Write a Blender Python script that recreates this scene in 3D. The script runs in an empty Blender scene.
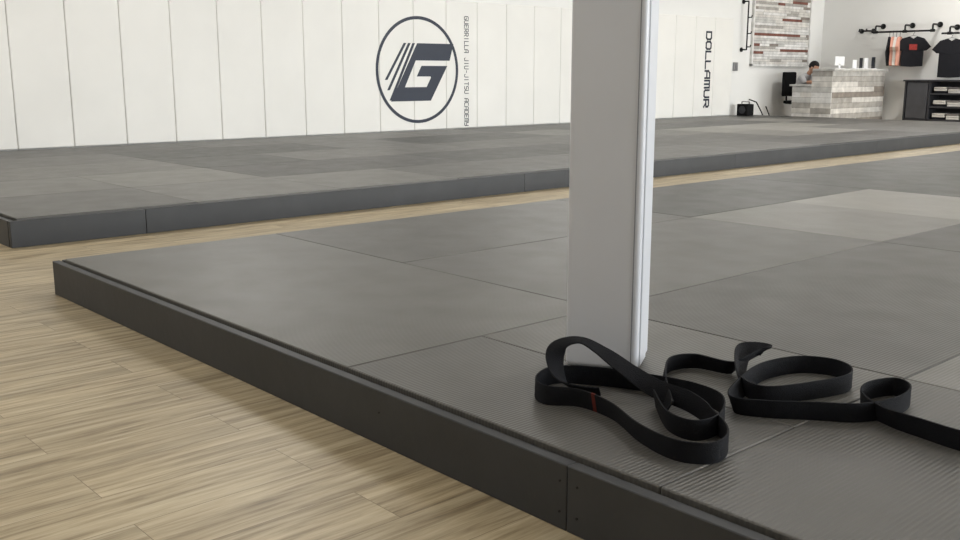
import bpy, bmesh, math, random
from mathutils import Vector, Matrix
random.seed(7)
D=bpy.data; C=bpy.context
def lin(c):
    return tuple(((v/255.)/12.92 if v/255.<=.04045 else ((v/255.+.055)/1.055)**2.4) for v in c)+(1.,)
# ---------------- materials ----------------
def mat(name,rgb,rough=.6,spec=.5,metal=0,noise=0,nscale=8,bump=0,bscale=60):
    m=D.materials.new(name);m.use_nodes=True;nt=m.node_tree;b=nt.nodes['Principled BSDF']
    b.inputs['Base Color'].default_value=lin(rgb);b.inputs['Roughness'].default_value=rough
    b.inputs['Metallic'].default_value=metal;b.inputs['Specular IOR Level'].default_value=spec
    tc=nt.nodes.new('ShaderNodeTexCoord')
    if noise:
        n=nt.nodes.new('ShaderNodeTexNoise');n.inputs['Scale'].default_value=nscale;n.inputs['Detail'].default_value=5
        nt.links.new(tc.outputs['Object'],n.inputs['Vector'])
        r=nt.nodes.new('ShaderNodeValToRGB');c=lin(rgb)
        r.color_ramp.elements[0].position=.3;r.color_ramp.elements[1].position=.7
        r.color_ramp.elements[0].color=tuple(v*(1-noise) for v in c[:3])+(1,)
        r.color_ramp.elements[1].color=tuple(min(1,v*(1+noise)) for v in c[:3])+(1,)
        nt.links.new(n.outputs['Fac'],r.inputs['Fac']);nt.links.new(r.outputs['Color'],b.inputs['Base Color'])
    if bump:
        n=nt.nodes.new('ShaderNodeTexNoise');n.inputs['Scale'].default_value=bscale;n.inputs['Detail'].default_value=3
        nt.links.new(tc.outputs['Object'],n.inputs['Vector'])
        bp=nt.nodes.new('ShaderNodeBump');bp.inputs['Strength'].default_value=bump;bp.inputs['Distance'].default_value=.01
        nt.links.new(n.outputs['Fac'],bp.inputs['Height']);nt.links.new(bp.outputs['Normal'],b.inputs['Normal'])
    return m
def tatami(name,rgb,rough=.5,along='Y'):
    m=mat(name,rgb,rough,.5,noise=.035,nscale=3.5);nt=m.node_tree;b=nt.nodes['Principled BSDF']
    tc=[n for n in nt.nodes if n.type=='TEX_COORD'][0]
    w=nt.nodes.new('ShaderNodeTexWave');w.wave_type='BANDS';w.bands_direction=along
    w.inputs['Scale'].default_value=28;w.inputs['Distortion'].default_value=.12;w.inputs['Detail'].default_value=1
    nt.links.new(tc.outputs['Object'],w.inputs['Vector'])
    n=nt.nodes.new('ShaderNodeTexNoise');n.inputs['Scale'].default_value=5;n.inputs['Detail'].default_value=6
    nt.links.new(tc.outputs['Object'],n.inputs['Vector'])
    bp=nt.nodes.new('ShaderNodeBump');bp.inputs['Strength'].default_value=.30;bp.inputs['Distance'].default_value=.0026
    nt.links.new(w.outputs['Fac'],bp.inputs['Height']);nt.links.new(bp.outputs['Normal'],b.inputs['Normal'])
    mr=nt.nodes.new('ShaderNodeMapRange');mr.inputs['From Min'].default_value=.3;mr.inputs['From Max'].default_value=.7
    mr.inputs['To Min'].default_value=rough-.03;mr.inputs['To Max'].default_value=rough+.04
    nt.links.new(n.outputs['Fac'],mr.inputs['Value']);nt.links.new(mr.outputs['Result'],b.inputs['Roughness'])
    return m
def wood_floor():
    m=D.materials.new('vinyl_plank_floor');m.use_nodes=True;nt=m.node_tree;b=nt.nodes['Principled BSDF'];N=nt.nodes.new;L=nt.links.new
    tc=N('ShaderNodeTexCoord')
    br=N('ShaderNodeTexBrick');br.offset=.37;br.inputs['Scale'].default_value=1
    br.inputs['Brick Width'].default_value=1.22;br.inputs['Row Height'].default_value=.18
    br.inputs['Mortar Size'].default_value=.0009;br.inputs['Mortar Smooth'].default_value=.2
    br.inputs['Color1'].default_value=(.0,.0,.0,1);br.inputs['Color2'].default_value=(1,1,1,1);br.inputs['Mortar'].default_value=(.5,.5,.5,1)
    L(tc.outputs['Object'],br.inputs['Vector'])
    comb=N('ShaderNodeVectorMath');comb.operation='MULTIPLY';comb.inputs[1].default_value=(7,3,5);L(br.outputs['Color'],comb.inputs[0])
    add=N('ShaderNodeVectorMath');add.operation='ADD';L(tc.outputs['Object'],add.inputs[0]);L(comb.outputs[0],add.inputs[1])
    mp=N('ShaderNodeMapping');mp.inputs['Scale'].default_value=(2.2,34,1);L(add.outputs[0],mp.inputs['Vector'])
    n=N('ShaderNodeTexNoise');n.inputs['Scale'].default_value=1.2;n.inputs['Detail'].default_value=8;n.inputs['Roughness'].default_value=.66;n.inputs['Distortion'].default_value=.3
    L(mp.outputs['Vector'],n.inputs['Vector'])
    r=N('ShaderNodeValToRGB');e=r.color_ramp.elements
    e[0].position=.30;e[0].color=lin((120,104,80));e[1].position=.72;e[1].color=lin((214,201,172))
    q=e.new(.44);q.color=lin((168,151,121));q=e.new(.56);q.color=lin((192,176,145))
    L(n.outputs['Fac'],r.inputs['Fac'])
    mp2=N('ShaderNodeMapping');mp2.inputs['Scale'].default_value=(.8,5,1);L(add.outputs[0],mp2.inputs['Vector'])
    n2=N('ShaderNodeTexNoise');n2.inputs['Scale'].default_value=1;n2.inputs['Detail'].default_value=4;L(mp2.outputs['Vector'],n2.inputs['Vector'])
    hs=N('ShaderNodeHueSaturation')
    ma=N('ShaderNodeMapRange');ma.inputs['To Min'].default_value=.84;ma.inputs['To Max'].default_value=1.1;ma.inputs['From Min'].default_value=.3;ma.inputs['From Max'].default_value=.7
    L(n2.outputs['Fac'],ma.inputs['Value']);L(ma.outputs['Result'],hs.inputs['Value']);L(r.outputs['Color'],hs.inputs['Color'])
    mx=N('ShaderNodeMix');mx.data_type='RGBA';mx.blend_type='MIX';mx.inputs['B'].default_value=lin((118,102,80))
    L(br.outputs['Fac'],mx.inputs['Factor']);L(hs.outputs['Color'],mx.inputs['A']);L(mx.outputs['Result'],b.inputs['Base Color'])
    b.inputs['Roughness'].default_value=.42;b.inputs['Specular IOR Level'].default_value=.45
    bp=N('ShaderNodeBump');bp.inputs['Strength'].default_value=.12;bp.inputs['Distance'].default_value=.002
    L(n.outputs['Fac'],bp.inputs['Height']);L(bp.outputs['Normal'],b.inputs['Normal'])
    return m
M_floor=wood_floor()
M_wall=mat('painted_wall',(224,223,220),.8,.3,noise=.02,nscale=1.5,bump=.05,bscale=90)
M_ceil=mat('ceiling_paint',(228,227,224),.9,.2,noise=.02)
M_pad=mat('white_vinyl_pad',(226,224,219),.5,.4,noise=.03,nscale=1.3,bump=.10,bscale=3)
M_pil=mat('pillar_vinyl',(208,210,216),.38,.5,noise=.02,nscale=6,bump=.12,bscale=5)
M_fas=mat('charcoal_painted_board',(57,58,60),.5,.4,noise=.10,nscale=5,bump=.10,bscale=25)
M_blk=mat('black_gap_rubber',(14,14,15),.8,.2,noise=.1)
M_screw=mat('screw_head',(32,32,33),.4,.5,metal=.6,noise=.1)
M_belt=mat('black_cotton_webbing',(15,16,21),.85,.25,noise=.25,nscale=40,bump=.5,bscale=400)
M_red=mat('red_belt_stitch',(96,40,32),.8,.2,noise=.1,nscale=60)
M_logo=mat('navy_print',(40,46,60),.5,.4,noise=.05)
M_pipe=mat('black_iron_pipe',(22,22,24),.45,.5,metal=.5,noise=.1)
M_dark=mat('dark_shelf_wood',(46,46,50),.6,.4,noise=.2,nscale=12)
M_frame=mat('window_frame_aluminium',(150,150,152),.4,.5,metal=.7,noise=.05)
MATS={}
def tm(k,along='Y',rough=.42):
    key=(k,along)
    if key not in MATS: MATS[key]=tatami('tatami_mat_%d_%s'%(k,along),(k,int(k*.985),int(k*.935)),rough,along)
    return MATS[key]
# ---------------- helpers ----------------
def empty(name,loc=(0,0,0)):
    o=D.objects.new(name,None);C.collection.objects.link(o);o.location=loc;o.empty_display_size=.1;return o
def link(name,me,parent=None,mats=(),loc=(0,0,0)):
    o=D.objects.new(name,me);C.collection.objects.link(o);o.location=loc
    for m in mats: me.materials.append(m)
    if parent:
        o.parent=parent;C.view_layer.update();o.matrix_parent_inverse=parent.matrix_world.inverted()
    return o
def addbox(bm,lo,hi,mi=0):
    v=[bm.verts.new((x,y,z)) for z in (lo[2],hi[2]) for y in (lo[1],hi[1]) for x in (lo[0],hi[0])]
    for q in ((0,2,3,1),(4,5,7,6),(0,1,5,4),(1,3,7,5),(3,2,6,7),(2,0,4,6)):
        fc=bm.faces.new([v[i] for i in q]);fc.material_index=mi
def boxes(name,L,mats,parent=None,bevel=0,seg=2,rotz=0,origin=None):
    bm=bmesh.new()
    lo=[min(b[0][i] for b in L) for i in range(3)];hi=[max(b[1][i] for b in L) for i in range(3)]
    c=origin or [(lo[0]+hi[0])/2,(lo[1]+hi[1])/2,lo[2]]
    for b in L:
        addbox(bm,[b[0][i]-c[i] for i in range(3)],[b[1][i]-c[i] for i in range(3)],b[2] if len(b)>2 else 0)
    me=D.meshes.new(name);bm.to_mesh(me);bm.free()
    o=link(name,me,None,mats,c);o.rotation_euler[2]=rotz
    if parent:
        C.view_layer.update();o.parent=parent;o.matrix_parent_inverse=parent.matrix_world.inverted()
    if bevel:
        m=o.modifiers.new('bevel','BEVEL');m.width=bevel;m.segments=seg;m.limit_method='ANGLE'
        for pl in me.polygons: pl.use_smooth=True
        me.set_sharp_from_angle(angle=math.radians(50))
        if seg>3: m.harden_normals=True
    return o
def tube(name,pts,r,m,parent=None,cyclic=False):
    cu=D.curves.new(name,'CURVE');cu.dimensions='3D';s=cu.splines.new('POLY');s.points.add(len(pts)-1)
    for i,q in enumerate(pts): s.points[i].co=(*q,1)
    s.use_cyclic_u=cyclic;cu.bevel_depth=r;cu.bevel_resolution=3;cu.use_fill_caps=True
    t=D.objects.new('t',cu);C.collection.objects.link(t);C.view_layer.update()
    me=D.meshes.new_from_object(t.evaluated_get(C.evaluated_depsgraph_get()));D.objects.remove(t)
    me.name=name;me.materials.clear()
    return link(name,me,parent,[m])
# ---------------- room ----------------
XL,XR,YB,YF,ZC=-4.0,19.75,11.13,-6.0,3.7
boxes('floor',[((XL-.1,YF-.1,-.1),(XR+.1,YB+.1,0))],[M_floor],origin=(0,0,0))
boxes('ceiling',[((XL-.1,YF-.1,ZC),(XR+.1,YB+.1,ZC+.1))],[M_ceil])
boxes('wall_back',[((XL-.1,YB,0),(XR+.1,YB+.12,ZC))],[M_wall])
boxes('wall_right',[((XR,YF,0),(XR+.12,YB,ZC))],[M_wall])
boxes('wall_left',[((XL-.12,YF,0),(XL,YB,ZC))],[M_wall])
wins=[(4.0,7.4),(8.0,11.4),(12.0,15.4),(16.0,19.2)]
L=[((XL,YF-.12,0),(XR,YF,.5)),((XL,YF-.12,3.1),(XR,YF,ZC))]
ed=[XL]+[v for w in wins for v in w]+[XR]
for i in range(0,len(ed),2): L.append(((ed[i],YF-.12,.5),(ed[i+1],YF,3.1)))
boxes('wall_front',L,[M_wall])
for i,(x0,x1) in enumerate(wins):
    t=.06;mid=(x0+x1)/2
    boxes('window_%d'%(i+1),[((x0,YF-.09,.5),(x0+t,YF-.03,3.1)),((x1-t,YF-.09,.5),(x1,YF-.03,3.1)),((x0,YF-.09,.5),(x1,YF-.03,.56)),((x0,YF-.09,3.04),(x1,YF-.03,3.1)),((mid-.03,YF-.09,.5),(mid+.03,YF-.03,3.1))],[M_frame])
boxes('baseboard_back',[((16.3,YB-.015,0),(XR,YB,.1))],[M_wall])
boxes('baseboard_right',[((XR-.015,YF,0),(XR,YB,.1))],[M_wall])
# ---------------- wall pads ----------------
L=[];PW=.592;x=3.36-PW*8
xs=[]
while x<16.1: xs.append(x);x+=PW
for x in xs: L.append(((x+.0015,11.065,.165),(x+PW-.0015,YB,1.97)))
pads=boxes('wall_padding',L,[M_pad],bevel=.012,seg=3)
# ---------------- logo on pads ----------------
logo=empty('wall_logo_emblem',(8.76,11.06,1.0))
def flat(name,polys,y,m,parent,cx,cz,s,th=.003):
    bm=bmesh.new()
    for P in polys:
        a_=[bm.verts.new((u*s,0,v*s)) for u,v in P];b_=[bm.verts.new((u*s,-th,v*s)) for u,v in P]
        bm.faces.new(a_);bm.faces.new(b_[::-1])
        n=len(P)
        for i in range(n): bm.faces.new((a_[i],b_[i],b_[(i+1)%n],a_[(i+1)%n]))
    bmesh.ops.recalc_face_normals(bm,faces=bm.faces)
    me=D.meshes.new(name);bm.to_mesh(me);bm.free();return link(name,me,parent,[m],(cx,y,cz))
R=.735;ring=[]
n=72
for i in range(n):
    a0=2*math.pi*i/n;a1=2*math.pi*(i+1)/n
    ring.append([(math.cos(a0),math.sin(a0)),(math.cos(a1),math.sin(a1)),(.94*math.cos(a1),.94*math.sin(a1)),(.94*math.cos(a0),.94*math.sin(a0))])
flat('ring',ring,11.064,M_logo,logo,8.765,1.0,R)
G=[[(-.02,.50),(.88,.50),(.78,.18),(.10,.18)],
   [(-.02,.50),(.10,.18),(-.06,.18),(-.33,-.32),(-.66,-.58),(-.50,-.32)],
   [(-.66,-.58),(.30,-.58),(.20,-.32),(-.33,-.32)],
   [(.30,-.58),(.72,.08),(.40,.08),(.30,-.12),(.31,-.14),(.20,-.32)],
   [(.08,.08),(.40,.08),(.30,-.12),(-.04,-.12)]]
for k in range(3):
    o=.115*(k+1)
    G.append([(-.03-o*.9,.50),(.03-o*.9,.50),(-.60-o*.45+.02,-.56+.19*k),(-.66-o*.45+.02,-.56+.19*k)])
flat('letter_g',G,11.0645,M_logo,logo,8.765,1.0,R)
# squared block lettering built from strokes, running down the wall
GL={'D':['00 01 81 a8 a2 80 00'],'O':['20 02 08 2a 8a a8 a2 80 20'],'L':['0a 00 a0'],'A':['00 07 3a aa a0','04 a4'],'M':['00 0a aa a0','5a 50'],'U':['0a 02 20 80 a2 aa'],'R':['00 0a 8a a8 a5 04','54 a0'],
    'G':['aa 2a 08 02 20 a0 a5 55'],'E':['aa 0a 00 a0','05 85'],'I':['5a 50'],'J':['aa a2 80 20 02'],'T':['0a aa','5a 50'],'S':['aa 2a 08 06 25 85 a4 a2 80 00'],'C':['aa 2a 08 02 20 a0'],'Y':['0a 05 a5','aa a2 80 00'],'-':['25 85'],' ':[]}
GL['D']=['00 0a 8a a8 a2 80 00']
def lettering(name,s,x,ztop,zbot,h,adv_gap,stroke,y=11.064):
    n=len(s);adv=(ztop-zbot)/(n-adv_gap);lw=adv*(1-adv_gap);polys=[]
    for i,chh in enumerate(s):
        for st in GL[chh]:
            P=[(int(t[0],16)/10.,int(t[1],16)/10.) for t in st.split()]
            P=[(h*(v-.5),ztop-(i*adv+u*lw)) for u,v in P]
            for (x0,z0),(x1,z1) in zip(P,P[1:]):
                dx,dz=x1-x0,z1-z0;l=math.hypot(dx,dz);ex,ez=dx/l*stroke/2,dz/l*stroke/2
                polys.append([(x0-ex-ez,z0-ez+ex-(ztop+zbot)/2),(x1+ex-ez,z1+ez+ex-(ztop+zbot)/2),(x1+ex+ez,z1+ez-ex-(ztop+zbot)/2),(x0-ex+ez,z0-ez-ex-(ztop+zbot)/2)])
    return flat(name,polys,y,M_logo,None,x,(ztop+zbot)/2,1.0,.002)
lettering('academy_wall_lettering','GUERRILLA JIU-JITSU ACADEMY',9.66,1.76,.2,.075,.30,.010)
lettering('sponsor_wall_lettering','DOLLAMUR',15.6,1.70,.34,.15,.26,.034)
# ---------------- mat platforms ----------------
H=.16
def platform(name,x0,x1,y0,y1,mats,fasc_left,fasc_side,side):
    P=empty(name,(x0,y0,0))
    th=.032
    segs=fasc_left
    for i in range(len(segs)-1):
        boxes('end_board_%d'%(i+1),[((x0,segs[i]+.0008,0),(x0+th,segs[i+1]-.0008,.15))],[M_fas],P,bevel=.003)
    yy0,yy1=(y0,y0+th) if side=='front' else (y1-th,y1)
    segs=fasc_side
    for i in range(len(segs)-1):
        boxes('long_board_%d'%(i+1),[((segs[i]+.0008,yy0,0),(segs[i+1]-.0008,yy1,.15))],[M_fas],P,bevel=.003)
    boxes('base_frame',[((x0+th,y0+.035,.0),(x1,y1-.035,.12))],[M_blk],P)
    for i,(a0,a1,b0,b1,k,al) in enumerate(mats):
        g=.0015
        boxes('mat_%d'%(i+1),[((a0+g,b0+g,.122),(a1-g,b1-g,H))],[tm(k,al)],P,bevel=.004,seg=2)
    return P
NX=1.48
near=[(NX,2.53,2.2,4.38,96,'Y'),(2.53,4.58,3.32,4.38,88,'Y'),(4.58,6.65,3.32,4.38,66,'Y'),(2.53,4.58,2.2,3.32,92,'Y'),
 (4.58,5.6,2.2,3.32,122,'X'),(5.6,6.65,2.2,3.32,140,'X'),(6.65,8.72,2.2,4.38,64,'Y'),
 (NX,1.98,1.12,2.2,90,'Y'),(1.98,2.53,1.12,2.2,94,'Y'),(2.53,4.58,1.12,2.2,80,'Y'),(NX,2.53,-1.06,1.12,88,'Y'),(2.53,4.58,.03,1.12,110,'Y'),(2.53,4.58,-1.06,.03,92,'Y'),
 (4.58,6.65,1.12,2.2,76,'Y'),(4.58,6.65,-1.06,1.12,86,'Y'),(6.65,8.72,-1.06,2.2,82,'Y'),(8.72,10.8,2.2,4.38,72,'Y'),(8.72,10.8,-1.06,2.2,82,'Y'),(10.8,17.2,-1.06,4.38,76,'Y'),
 (NX,4.58,-3.2,-1.06,88,'Y'),(4.58,17.2,-3.2,-1.06,84,'Y')]
PN=platform('raised_mat_platform',1.44,17.2,-3.22,4.42,near,[-3.22,-1.1,1.33,4.42],[1.48,4.6,7.8,11,14.2,17.2],'back')
far=[];xs=[1.72+1.09*i for i in range(15)];ys=[5.815+1.045*i for i in range(6)]
light={(9,2):124,(10,2):134,(9,1):114,(10,1):136,(11,2):128,(7,3):106,(1,0):104,(1,1):108,(2,0):104,(12,3):118,(5,4):100}
used=set();rr=random.Random(11)
for j in range(5):
    for i in range(14):
        if (i,j) in used: continue
        k=light.get((i,j),rr.choice([64,70,78,86,92,98]))
        if i+1<14 and (i+j)%3!=1 and (i+1,j) not in used and (i,j) not in light and (i+1,j) not in light:
            used.add((i+1,j));far.append((xs[i],xs[i+2],ys[j],ys[j+1],k,'Y'))
        else: far.append((xs[i],xs[i+1],ys[j],ys[j+1],k,'X'))
PF=platform('raised_mat_platform',1.67,16.98,5.77,11.06,far,[5.81,8.4,11.06],[1.67,2.45,5.67,8.68,11.7,14.3,16.95],'front')
def screws(pts,axis,parent):
    bm=bmesh.new()
    for q in pts:
        rot=Matrix.Rotation(math.pi/2,4,'Y' if axis=='X' else 'X')
        bmesh.ops.create_cone(bm,cap_ends=True,segments=12,radius1=.003,radius2=.003,depth=.002,matrix=Matrix.Translation(q)@rot)
    me=D.meshes.new('screws');bm.to_mesh(me);bm.free();link('screws',me,parent,[M_screw])
screws([(1.4395,1.33+d,z) for d in (.02,-.03) for z in (.04,.11)]+[(1.4395,2.0,.09)],'X',PN)
# ---------------- pillar ----------------
ang=math.radians(-41.9-18)
def plan(Rr,Ff): return (.6678*Ff+.7443*Rr,.7443*Ff-.6678*Rr)
cx,cy=plan(.427,2.575)
u=Vector((math.cos(ang),math.sin(ang)));v=Vector((-u.y,u.x))
W,DP=.200,.20
c=Vector((cx,cy))-u*W/2+v*DP/2
pil=empty('padded_pillar',(c.x,c.y,H))
o=boxes('vinyl_pad',[((c.x-W/2,c.y-DP/2,H+.002),(c.x+W/2,c.y+DP/2,1.95))],[M_pil],pil,bevel=.014,seg=5,rotz=ang)
boxes('steel_post',[((c.x-.08,c.y-.08,1.95),(c.x+.08,c.y+.08,ZC))],[M_wall],pil,bevel=.006,rotz=ang)
fl=Vector((c.x,c.y))+u*(W/2+.001)-v*(DP/2-.075)
boxes('hook_loop_flap',[((fl.x-.003,fl.y-.05,H+.01),(fl.x+.003,fl.y+.05,1.94))],[M_pil],pil,bevel=.002,rotz=ang)
fl=Vector((c.x,c.y))+u*(W/2-.018)-v*(DP/2+.0005)
boxes('stitched_seam',[((fl.x-.0014,fl.y-.0012,H+.01),(fl.x+.0014,fl.y+.0012,1.94))],[mat('seam_thread',(140,142,148),.7,noise=.05)],pil,rotz=ang)
# ---------------- belts ----------------
def ribbon(name,pts,w=.048,th=.0045,step=10,m=None,parent=None):
    P=[Vector(q[:3]) for q in pts];T=[q[3] for q in pts];n=len(P);cs=[];ts=[]
    for i in range(n-1):
        p0,p1,p2,p3=P[max(i-1,0)],P[i],P[i+1],P[min(i+2,n-1)]
        for s in range(step):
            t=s/step
            cs.append(.5*((2*p1)+(p2-p0)*t+(2*p0-5*p1+4*p2-p3)*t*t+(3*p1-p0-3*p2+p3)*t**3));ts.append(T[i]*(1-t)+T[i+1]*t)
    cs.append(P[-1]);ts.append(T[-1]);bm=bmesh.new();prev=None;first=None
    prof=[(-.5,-.35),(-.44,-.5),(-.15,-.4),(0,-.5),(.15,-.4),(.44,-.5),(.5,-.35),(.5,.35),(.44,.5),(.15,.4),(0,.5),(-.15,.4),(-.44,.5),(-.5,.35)]
    if m: cs=cs[step+4:step+6];ts=ts[step+4:step+6]
    for i,c_ in enumerate(cs):
        tg=(cs[min(i+1,len(cs)-1)]-cs[max(i-1,0)]).normalized()
        up=Vector((0,0,1))-tg*tg.z
        if up.length<1e-3: up=Vector((0,1,0))
        up.normalize();sd=tg.cross(up);al=math.radians(ts[i]);wv=up*math.cos(al)+sd*math.sin(al);nv=tg.cross(wv)
        cc=c_.copy();half=abs(wv.z)*w/2+abs(nv.z)*th/2
        if cc.z-half<H+.004: cc.z=H+half
        r=[bm.verts.new(cc+wv*(a_*w)+nv*(b_*th)) for a_,b_ in prof]
        if prev:
            for j in range(len(r)): bm.faces.new((prev[j],prev[(j+1)%len(r)],r[(j+1)%len(r)],r[j]))
        else: first=r
        prev=r
    bm.faces.new(first[::-1]);bm.faces.new(prev);bmesh.ops.recalc_face_normals(bm,faces=bm.faces)
    for f_ in bm.faces: f_.smooth=True
    me=D.meshes.new(name);bm.to_mesh(me);bm.free();me.set_sharp_from_angle(angle=math.radians(60));return link(name,me,parent,[m or M_belt])
A=[(1.845,1.419,.185,10),(1.743,1.302,.185,5),(1.736,1.222,.185,0),(1.819,1.215,.185,0),(1.928,1.284,.185,0),(1.955,1.382,.185,5),(1.931,1.503,.185,0),(1.877,1.624,.185,5),(1.802,1.714,.185,5),(1.705,1.687,.185,0),(1.665,1.617,.185,-5),(1.71,1.542,.185,10),(1.698,1.43,.185,15),(1.633,1.294,.185,10),(1.61,1.181,.185,5),(1.655,1.118,.185,0),(1.736,1.137,.185,0),(1.813,1.221,.186,0),(1.864,1.33,.193,15),(1.87,1.439,.2,40),(1.86,1.518,.23,70),(1.856,1.601,.262,84),(1.831,1.654,.285,86),(1.785,1.682,.275,80),(1.75,1.666,.24,70),(1.728,1.608,.2,60),(1.769,1.529,.19,50)]
Bl=[(.443,2.213,30),(.466,2.387,10),(.508,2.561,10),(.591,2.608,20),(.674,2.551,30),(.759,2.608,40),(.785,2.62,60),(.735,2.63,60),(.695,2.53,40),(.665,2.396,10),(.701,2.316,10),(.822,2.347,5),(.932,2.404,0),(.971,2.48,0),(.943,2.551,0),(.854,2.57,5),(.74,2.498,10),(.643,2.347,20),(.605,2.249,20),(.672,2.213,15),(.773,2.199,10),(.885,2.185,5),(.994,2.235,0),(1.058,2.316,0),(1.047,2.379,0),(.967,2.347,0),(.922,2.27,5),(.935,2.165,20),(.982,2.085,10),(1.048,1.994,5),(1.15,1.95,5)]
zs={5:.205,6:.212,7:.21,8:.196}
B=[(*plan(r_,f_),zs.get(i,.184),t_) for i,(r_,f_,t_) in enumerate(Bl)]
ba=ribbon('jiu_jitsu_belt',A);ribbon('jiu_jitsu_belt',B)
ribbon('label_stitch',A[10:14],w=.0485,th=.0062,m=M_red,parent=ba)
# ---------------- plank clad items ----------------
PL=[mat('whitewash_plank_%d'%i,c_,.75,.2,noise=.22,nscale=7,bump=.3,bscale=30) for i,c_ in enumerate([(212,210,207),(188,186,182),(162,158,152),(134,126,118),(202,198,192),(118,78,68)])]
def planks(name,axis,fix,a0,a1,z0,z1,rowh,parent,lmin=.3,lmax=.8,th=.015,weights=(5,5,4,2,4,0),sgn=-1,seed=1,gap=.002):
    rr=random.Random(seed);L=[];z=z0
    while z<z1-1e-4:
        zt=min(z+rowh,z1);x=a0-rr.random()*lmin
        while x<a1:
            xe=x+rr.uniform(lmin,lmax);k=rr.choices(range(6),weights)[0];t=th+rr.random()*.006
            s0,s1=max(x,a0),min(xe,a1)
            if s1>s0+.01:
                lo,hi=sorted((fix,fix+sgn*t))
                if axis=='X': L.append(((s0+.0015,lo,z+gap),(s1-.0015,hi,zt-gap),k))
                else: L.append(((lo,s0+.0015,z+gap),(hi,s1-.0015,zt-gap),k))
            x=xe
        z=zt
    return boxes(name,L,PL,parent)
art=empty('reclaimed_wood_wall_art',(18.1,YB,1.1))
boxes('backing',[((17.08,YB-.03,1.1),(19.15,YB-.002,2.5))],[M_dark],art)
planks('slats','X',YB-.03,17.11,19.12,1.13,2.47,.05,art,.2,.9,.015,(11,5,2,2.5,6,1.3),seed=4)
boxes('edge_trim',[((17.06,YB-.055,1.1),(17.1,YB-.002,2.5)),((19.13,YB-.055,1.1),(19.17,YB-.002,2.5)),((17.06,YB-.055,2.47),(19.17,YB-.002,2.51)),((17.06,YB-.055,1.09),(19.17,YB-.002,1.13))],[PL[0]],art)
desk=empty('reception_desk',(18.4,10,0))
boxes('carcass',[((17.43,9.57,0),(19.48,9.62,1.0)),((17.43,9.57,0),(17.48,9.97,1.0)),((17.43,9.97,0),(17.48,10.37,.71)),((19.43,9.6,0),(19.48,9.9,1.0)),((17.48,9.62,.70),(19.25,10.1,.735))],[M_dark],desk)
planks('front_planks','X',9.57,17.43,19.48,0,1.0,.10,desk,1.0,2.0,weights=(2,4,7,6,2,0),seed=2)
planks('end_planks','Y',17.43,9.552,9.97,0,1.0,.10,desk,.5,1.2,weights=(4,5,4,2,5,0),seed=3)
planks('low_end_planks','Y',17.43,9.97,10.37,0,.71,.10,desk,.5,1.2,weights=(4,5,4,2,5,0),seed=5)
boxes('counter_top',[((17.38,9.5,1.0),(19.53,9.95,1.04))],[PL[1]],desk,bevel=.004)
boxes('low_top',[((17.38,9.97,.71),(17.75,10.42,.745))],[PL[1]],desk,bevel=.004)
M_white=mat('white_plastic',(225,225,225),.4,.4,noise=.02);M_scr=mat('dark_screen',(50,52,56),.25,.5,noise=.05)
mon=empty('computer_monitor',(18.0,9.75,1.04))
boxes('screen',[((17.83,9.74,1.1),(18.17,9.77,1.27))],[M_white],mon,bevel=.006);boxes('stand',[((17.97,9.74,1.045),(18.03,9.77,1.13)),((17.9,9.68,1.04),(18.1,9.84,1.05))],[M_white],mon,bevel=.003)
for i,(x,w,h,m_) in enumerate([(18.5,.16,.16,M_white),(18.75,.12,.2,M_scr),(18.95,.16,.2,M_white),(19.25,.14,.22,M_scr)]):
    e=empty('counter_sign_holder',(x,9.7,1.04))
    boxes('panel',[((x-w/2,9.7,1.05),(x+w/2,9.71,1.05+h))],[m_],e,bevel=.002);boxes('foot',[((x-w/2,9.66,1.04),(x+w/2,9.75,1.052))],[M_white],e)
# ---------------- office chair ----------------
ch=empty('office_chair',(18.15,10.68,0))
boxes('seat',[((17.9,10.4,.36),(18.4,10.86,.42))],[M_blk],ch,bevel=.025,seg=4)
boxes('backrest',[((17.92,10.86,.5),(18.38,10.92,.98))],[M_blk],ch,bevel=.025,seg=4)
tube('back_bracket',[(18.15,10.75,.36),(18.15,10.93,.36),(18.15,10.94,.7)],.02,M_blk,ch)
tube('gas_post',[(18.15,10.64,.1),(18.15,10.64,.37)],.025,M_pipe,ch)
for i in range(5):
    t=i*2*math.pi/5+.3;ex,ey=18.15+.27*math.cos(t),10.64+.27*math.sin(t)
    tube('base_arm_%d'%i,[(18.15,10.64,.11),(ex,ey,.075)],.018,M_blk,ch);tube('caster_%d'%i,[(ex-.012,ey,.03),(ex+.012,ey,.03)],.03,M_blk,ch)
    tube('caster_stem_%d'%i,[(ex,ey,.075),(ex,ey,.03)],.008,M_blk,ch)
# ---------------- person ----------------
M_skin=mat('skin',(190,145,120),.55,.4,noise=.05,nscale=20);M_hair=mat('dark_hair',(28,24,24),.7,.3,noise=.3,nscale=60,bump=.5,bscale=120)
M_shirt=mat('grey_shirt',(186,186,188),.85,.2,noise=.05,nscale=12,bump=.2,bscale=12);M_pants=mat('dark_trousers',(46,48,54),.85,.2,noise=.1);M_shoe=mat('shoe',(30,30,32),.6,.3,noise=.1)
per=empty('seated_person',(18.15,10.5,0))
def skin(name,V,E,m,root=0,sub=2):
    me=D.meshes.new(name);me.from_pydata([q[:3] for q in V],E,[]);o=link(name,me,None,[m])
    md=o.modifiers.new('skin','SKIN');md.use_smooth_shade=True
    for i,q in enumerate(V):
        sv=me.skin_vertices[0].data[i];sv.radius=(q[3],q[4] if len(q)>4 else q[3]);sv.use_root=(i==root)
    s=o.modifiers.new('sub','SUBSURF');s.levels=sub;s.render_levels=sub
    o.parent=per;o.matrix_parent_inverse=per.matrix_world.inverted();return o
C.view_layer.update()
X0=18.15
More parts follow.
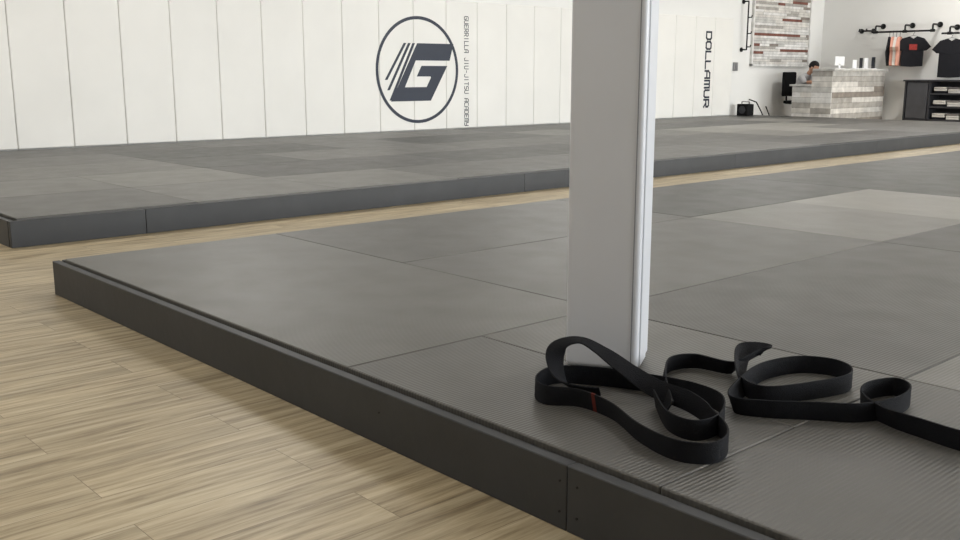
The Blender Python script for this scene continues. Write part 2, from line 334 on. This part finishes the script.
V=[(X0,10.66,.53,.15,.11),(X0,10.65,.64,.145,.11),(X0,10.60,.76,.155,.115),(X0,10.52,.88,.12,.09),(X0,10.47,.94,.055,.05),
   (X0-.15,10.52,.875,.062),(X0-.22,10.44,.80,.055),(X0-.25,10.36,.775,.046),(X0+.15,10.52,.875,.062),(X0+.22,10.44,.80,.055),(X0+.25,10.36,.775,.046)]
E=[(0,1),(1,2),(2,3),(3,4),(3,5),(5,6),(6,7),(3,8),(8,9),(9,10)]
skin('shirt_torso',V,E,M_shirt)
V=[(X0,10.66,.53,.14,.10)];E=[]
for s in (-1,1):
    b_=len(V);V+=[(X0+s*.10,10.6,.50,.078),(X0+s*.13,10.22,.50,.065),(X0+s*.13,10.18,.45,.06),(X0+s*.13,10.2,.3,.052),(X0+s*.13,10.22,.1,.042)]
    E+=[(0,b_)]+[(b_+i,b_+i+1) for i in range(4)]
skin('trousers',V,E,M_pants)
for s in (-1,1):
    skin('shoe_%d'%(s+2),[(X0+s*.13,10.25,.045,.042),(X0+s*.13,10.15,.04,.045,.035),(X0+s*.13,10.05,.032,.04,.028)],[(0,1),(1,2)],M_shoe)
    ax=X0+s*.25;V=[(ax,10.37,.78,.04),(ax-s*.04,10.2,.785,.033),(ax-s*.08,10.09,.78,.025,.028),(ax-s*.10,10.04,.768,.036,.02)];E=[(0,1),(1,2),(2,3)]
    skin('forearm_%d'%(s+2),V,E,M_skin)
    for k,(dx,l) in enumerate([(-.03,.065),(-.01,.08),(.01,.085),(.03,.075)]):
        bx=ax-s*.10+dx;skin('finger_%d_%d'%(s+2,k),[(bx,10.03,.77,.009),(bx+dx*.2,10.03-l*.5,.767,.0085),(bx+dx*.25,10.03-l,.75,.007)],[(0,1),(1,2)],M_skin,sub=1)
    bx=ax-s*.10-s*.03;skin('thumb_%d'%(s+2),[(bx+s*.01,10.065,.768,.011),(bx-s*.025,10.04,.76,.01),(bx-s*.035,10.01,.752,.008)],[(0,1),(1,2)],M_skin,sub=1)
skin('neck',[(X0,10.49,.92,.05),(X0,10.41,1.02,.048)],[(0,1)],M_skin)
HZ,HY=1.065,10.365
hd=empty('head',(X0,HY,HZ));hd.parent=per;hd.matrix_parent_inverse=per.matrix_world.inverted()
def sph(name,off,sc,m,f=None,rx=0):
    bm=bmesh.new();bmesh.ops.create_uvsphere(bm,u_segments=28,v_segments=20,radius=1)
    for v_ in bm.verts:
        if f: f(v_)
        v_.co=Vector((v_.co.x*sc[0],v_.co.y*sc[1],v_.co.z*sc[2]))
    for q in bm.faces:q.smooth=True
    me=D.meshes.new(name);bm.to_mesh(me);bm.free();loc=Vector((X0,HY,HZ))+Matrix.Rotation(rx,3,'X')@Vector(off);o=link(name,me,None,[m],loc);o.rotation_euler[0]=rx
    C.view_layer.update();o.parent=hd;o.matrix_parent_inverse=hd.matrix_world.inverted();return o
def face(v_):
    c_=v_.co
    if c_.z<0: c_.x*=1+c_.z*.28; c_.y*=(1+c_.z*.1)
    if c_.y<-.8 and abs(c_.x)<.18 and -.25<c_.z<.12: c_.y-=.18
    if c_.y<-.6 and abs(c_.z-.12)<.12 and .2<abs(c_.x)<.5: c_.y+=.07
C.view_layer.update();tl=math.radians(32)
sph('skull',(0,0,0),(.076,.098,.118),M_skin,face,tl)
def cut(v_):
    if v_.co.y<-.35 and v_.co.z<.45: v_.co.y=-.35
    if v_.co.z<-.5: v_.co.z=-.5
sph('hair',(0,.012,.022),(.083,.104,.112),M_hair,cut,tl)
for s in (-1,1):
    sph('ear_%d'%(s+2),(s*.078,0,-.01),(.012,.022,.032),M_skin,None,tl);sph('eye_%d'%(s+2),(s*.03,-.09,.005),(.012,.008,.007),M_hair,None,tl)
sph('mouth',(0,-.088,-.062),(.022,.01,.006),mat('lips',(160,95,85),.5,noise=.05),None,tl)
# ---------------- clothes rack ----------------
rack=empty('wall_mounted_clothes_rack',(XR,9.2,1.75))
XW=XR-.004
xr=XR-.32
def arm(y,z,par,k):
    tube('arm_%d'%k,[(XW,y,z+.12),(xr+.02,y,z+.12),(xr,y,z+.1),(xr,y,z)],.019,M_pipe,par)
    tube('flange_%d'%k,[(XW,y,z+.12),(XW-.015,y,z+.12)],.055,M_pipe,par);tube('fitting_%d'%k,[(xr,y-.04,z),(xr,y+.04,z)],.03,M_pipe,par)
tube('rail',[(xr,8.62,1.76),(xr,9.85,1.76)],.019,M_pipe,rack)
for k,y in enumerate((8.66,9.2,9.8)): arm(y,1.76,rack,k)
def shirt(y,z,m,yaw,body_h=.55,pr=None,name='t_shirt_on_hanger',ws=1.):
    S=empty(name,(xr,y,z))
    P=[(-.07,0),(-.2,-.04),(-.33,-.2),(-.25,-.27),(-.2,-.2),(-.2,-body_h),(0,-body_h-.012),(.2,-body_h),(.2,-.2),(.25,-.27),(.33,-.2),(.2,-.04),(.07,0),(0,-.045)]
    bm=bmesh.new();fr=[];bk=[]
    for sgn,lst in((-1,fr),(1,bk)):
        for u_,v_ in P: lst.append(bm.verts.new((u_*ws,sgn*.025,v_)))
    c1=bm.verts.new((0,-.06,-.3));c2=bm.verts.new((0,.06,-.3));n_=len(P)
    for i in range(n_):
        j=(i+1)%n_;bm.faces.new((fr[i],fr[j],c1));bm.faces.new((bk[j],bk[i],c2));bm.faces.new((fr[j],fr[i],bk[i],bk[j]))
    bmesh.ops.recalc_face_normals(bm,faces=bm.faces)
    me=D.meshes.new('cloth');bm.to_mesh(me);bm.free()
    o=link('cloth',me,None,[m],(xr,y,z-.10));o.rotation_euler[2]=yaw;C.view_layer.update();o.parent=S;o.matrix_parent_inverse=S.matrix_world.inverted()
    c_,s_=math.cos(yaw),math.sin(yaw);T=lambda u_,v_,d=0:(xr+u_*c_-d*s_,y+u_*s_+d*c_,z+v_)
    tube('hanger',[T(.0,.018),T(.018,.005),T(.015,-.03),T(0,-.05),T(0,-.08),T(.18*ws,-.14),T(-.18*ws,-.14),T(0,-.08)],.004,M_pipe,S)
    if pr:
        o=boxes('print',[((xr-.07,y-.002,z-.42),(xr+.07,y+.002,z-.31))],[pr],None,rotz=yaw);o.location=T(0,-.36,-.064);C.view_layer.update();o.parent=S;o.matrix_parent_inverse=S.matrix_world.inverted()
M_sred=mat('red_shirt_print',(140,52,48),.8,.2,noise=.3,nscale=30)
Mt=[mat('cotton_%s'%n_,c_,.9,.2,noise=.08,nscale=10,bump=.3,bscale=10) for n_,c_ in (('peach',(206,150,132)),('white',(206,202,196)),('black',(26,26,30)),('grey',(120,116,116)))]
shirt(9.50,1.76,Mt[2],.45);shirt(9.43,1.76,Mt[0],.4);shirt(9.36,1.76,Mt[1],.35);shirt(9.29,1.76,Mt[0],.3);shirt(9.02,1.76,Mt[2],-1.0,body_h=.57,pr=M_sred)
tube('rail_short',[(xr,8.15,1.70),(xr,8.48,1.70)],.019,M_pipe,rack);arm(8.33,1.70,rack,3)
shirt(8.28,1.70,Mt[2],-1.1,body_h=.72,name='hooded_sweatshirt_on_hanger')
hk=empty('pipe_coat_hook',(XR,10.1,1.8))
tube('hook_pipe',[(XW,10.25,1.8),(XW-.12,10.25,1.8),(XW-.12,10.0,1.8),(XW,10.0,1.8)],.017,M_pipe,hk)
for y in (10.25,10.0): tube('hook_flange',[(XW,y,1.8),(XW-.015,y,1.8)],.05,M_pipe,hk)
for y in (10.2,10.05): tube('hook_peg',[(XW-.12,y,1.8),(XW-.19,y,1.8),(XW-.2,y,1.84)],.014,M_pipe,hk)
YW=YB-.004
hk=empty('pipe_gear_rail',(16.75,YB,1.8))
tube('gear_pipe',[(16.75,YW,2.3),(16.75,YW-.12,2.3),(16.75,YW-.12,1.4),(16.75,YW,1.4)],.017,M_pipe,hk)
for z in (2.3,1.4): tube('gear_flange',[(16.75,YW,z),(16.75,YW-.015,z)],.045,M_pipe,hk)
for z in (2.0,1.7,1.45): tube('gear_peg',[(16.75,YW-.12,z),(16.75,YW-.2,z),(16.75,YW-.21,z+.04)],.012,M_pipe,hk)
sw=boxes('light_switch_box',[((16.5,YB-.04,1.0),(16.62,YB,1.16)),((16.545,YB-.05,1.06),(16.575,YB-.04,1.10))],[M_frame],bevel=.004)
# ---------------- shelf unit ----------------
sh=empty('display_shelf_unit',(19.4,8.4,0));x0,x1,y0,y1=19.3,19.72,7.6,9.05;SH=.80
M_gm=mat('dark_grey_cabinet',(72,72,76),.4,.5,metal=.3,noise=.15,nscale=6)
boxes('frame',[((x0,y0,0),(x1,y0+.03,SH)),((x0,y1-.03,0),(x1,y1,SH)),((x0,8.55,0),(x1,8.58,SH)),((x0,y0,.05),(x1,y1,.08)),((x0,y0,.30),(x1,8.56,.33)),((x0,y0,.55),(x1,8.56,.58)),((x1-.02,y0,0),(x1,y1,SH))],[M_dark],sh)
boxes('top',[((x0-.03,y0-.03,SH),(x1,y1+.03,SH+.03))],[M_dark],sh,bevel=.003)
boxes('door_panel',[((x0+.0,8.6,.09),(x0+.03,9.0,SH-.02)),((x0-.02,8.63,.4),(x0,8.65,.5))],[M_gm],sh,bevel=.003)
boxes('folded_clothes',[((x0+.05,y_,z_+k*.04),(x0+.3,y_+.24,z_+.035+k*.04),(1,3,2,1)[(k+int(y_*10))%4]) for z_ in (.085,.332,.582) for y_ in (7.72,7.99,8.26) for k in range(3)],Mt,sh,bevel=.01,seg=3)
# ---------------- small things near back wall ----------------
sp=empty('portable_speaker',(16.5,10.8,H))
boxes('cabinet',[((16.42,10.7,H),(16.64,10.94,H+.22))],[M_blk],sp,bevel=.015,seg=3);tube('woofer',[(16.415,10.82,H+.11),(16.42,10.82,H+.11)],.075,M_dark,sp)
tube('carry_handle',[(16.53,10.74,H+.21),(16.53,10.74,H+.26),(16.53,10.9,H+.26),(16.53,10.9,H+.21)],.01,M_blk,sp)
tube('power_cable',[(17.1,YB-.014,.45),(17.1,10.95,.4),(17.15,10.85,.2),(17.2,10.8,.012),(17.4,10.85,.012),(17.6,10.9,.012),(17.7,YB-.02,.3)],.012,M_blk)
# ---------------- lights ----------------
M_led=D.materials.new('led_panel');M_led.use_nodes=True;b=M_led.node_tree.nodes['Principled BSDF'];b.inputs['Emission Color'].default_value=(1,.97,.92,1);b.inputs['Emission Strength'].default_value=4
def area(name,loc,rot,sx,sy,pw,col):
    l=D.lights.new(name,'AREA');l.shape='RECTANGLE';l.size=sx;l.size_y=sy;l.energy=pw;l.color=col
    o=D.objects.new(name,l);C.collection.objects.link(o);o.location=loc;o.rotation_euler=rot;return o
for x in (0,4.5,9,13.5,18):
    for y,pw in ((-2.5,14),(2.5,24),(8.0,60)):
        e=empty('ceiling_light_fixture',(x,y,ZC))
        boxes('housing',[((x-.62,y-.32,ZC-.05),(x+.62,y+.32,ZC))],[M_frame],e);boxes('diffuser',[((x-.58,y-.28,ZC-.056),(x+.58,y+.28,ZC-.05))],[M_led],e)
        area('ceiling_lamp',(x,y,ZC-.07),(0,0,0),1.1,.5,pw,(1,.98,.95))
for i,(x0_,x1_) in enumerate(wins):
    area('window_daylight_%d'%i,((x0_+x1_)/2,YF-.02,1.8),(math.radians(90),0,0),x1_-x0_-.1,2.5,(280,320,380,520)[i],(.95,.98,1))
w=D.worlds.new('world');C.scene.world=w;w.use_nodes=True;nt=w.node_tree
bg=nt.nodes['Background'];sky=nt.nodes.new('ShaderNodeTexSky');sky.sky_type='NISHITA';sky.sun_disc=False;sky.sun_elevation=math.radians(40)
nt.links.new(sky.outputs['Color'],bg.inputs['Color']);bg.inputs['Strength'].default_value=.25
# ---------------- camera ----------------
cam=D.cameras.new('camera');co=D.objects.new('camera',cam);C.collection.objects.link(co)
co.location=(0,0,.96);co.rotation_euler=(math.radians(90-11.31),0,math.radians(-41.9));cam.lens=36*985/960.;cam.sensor_width=36;cam.clip_start=.02
C.scene.camera=co
C.scene.view_settings.view_transform='Standard'
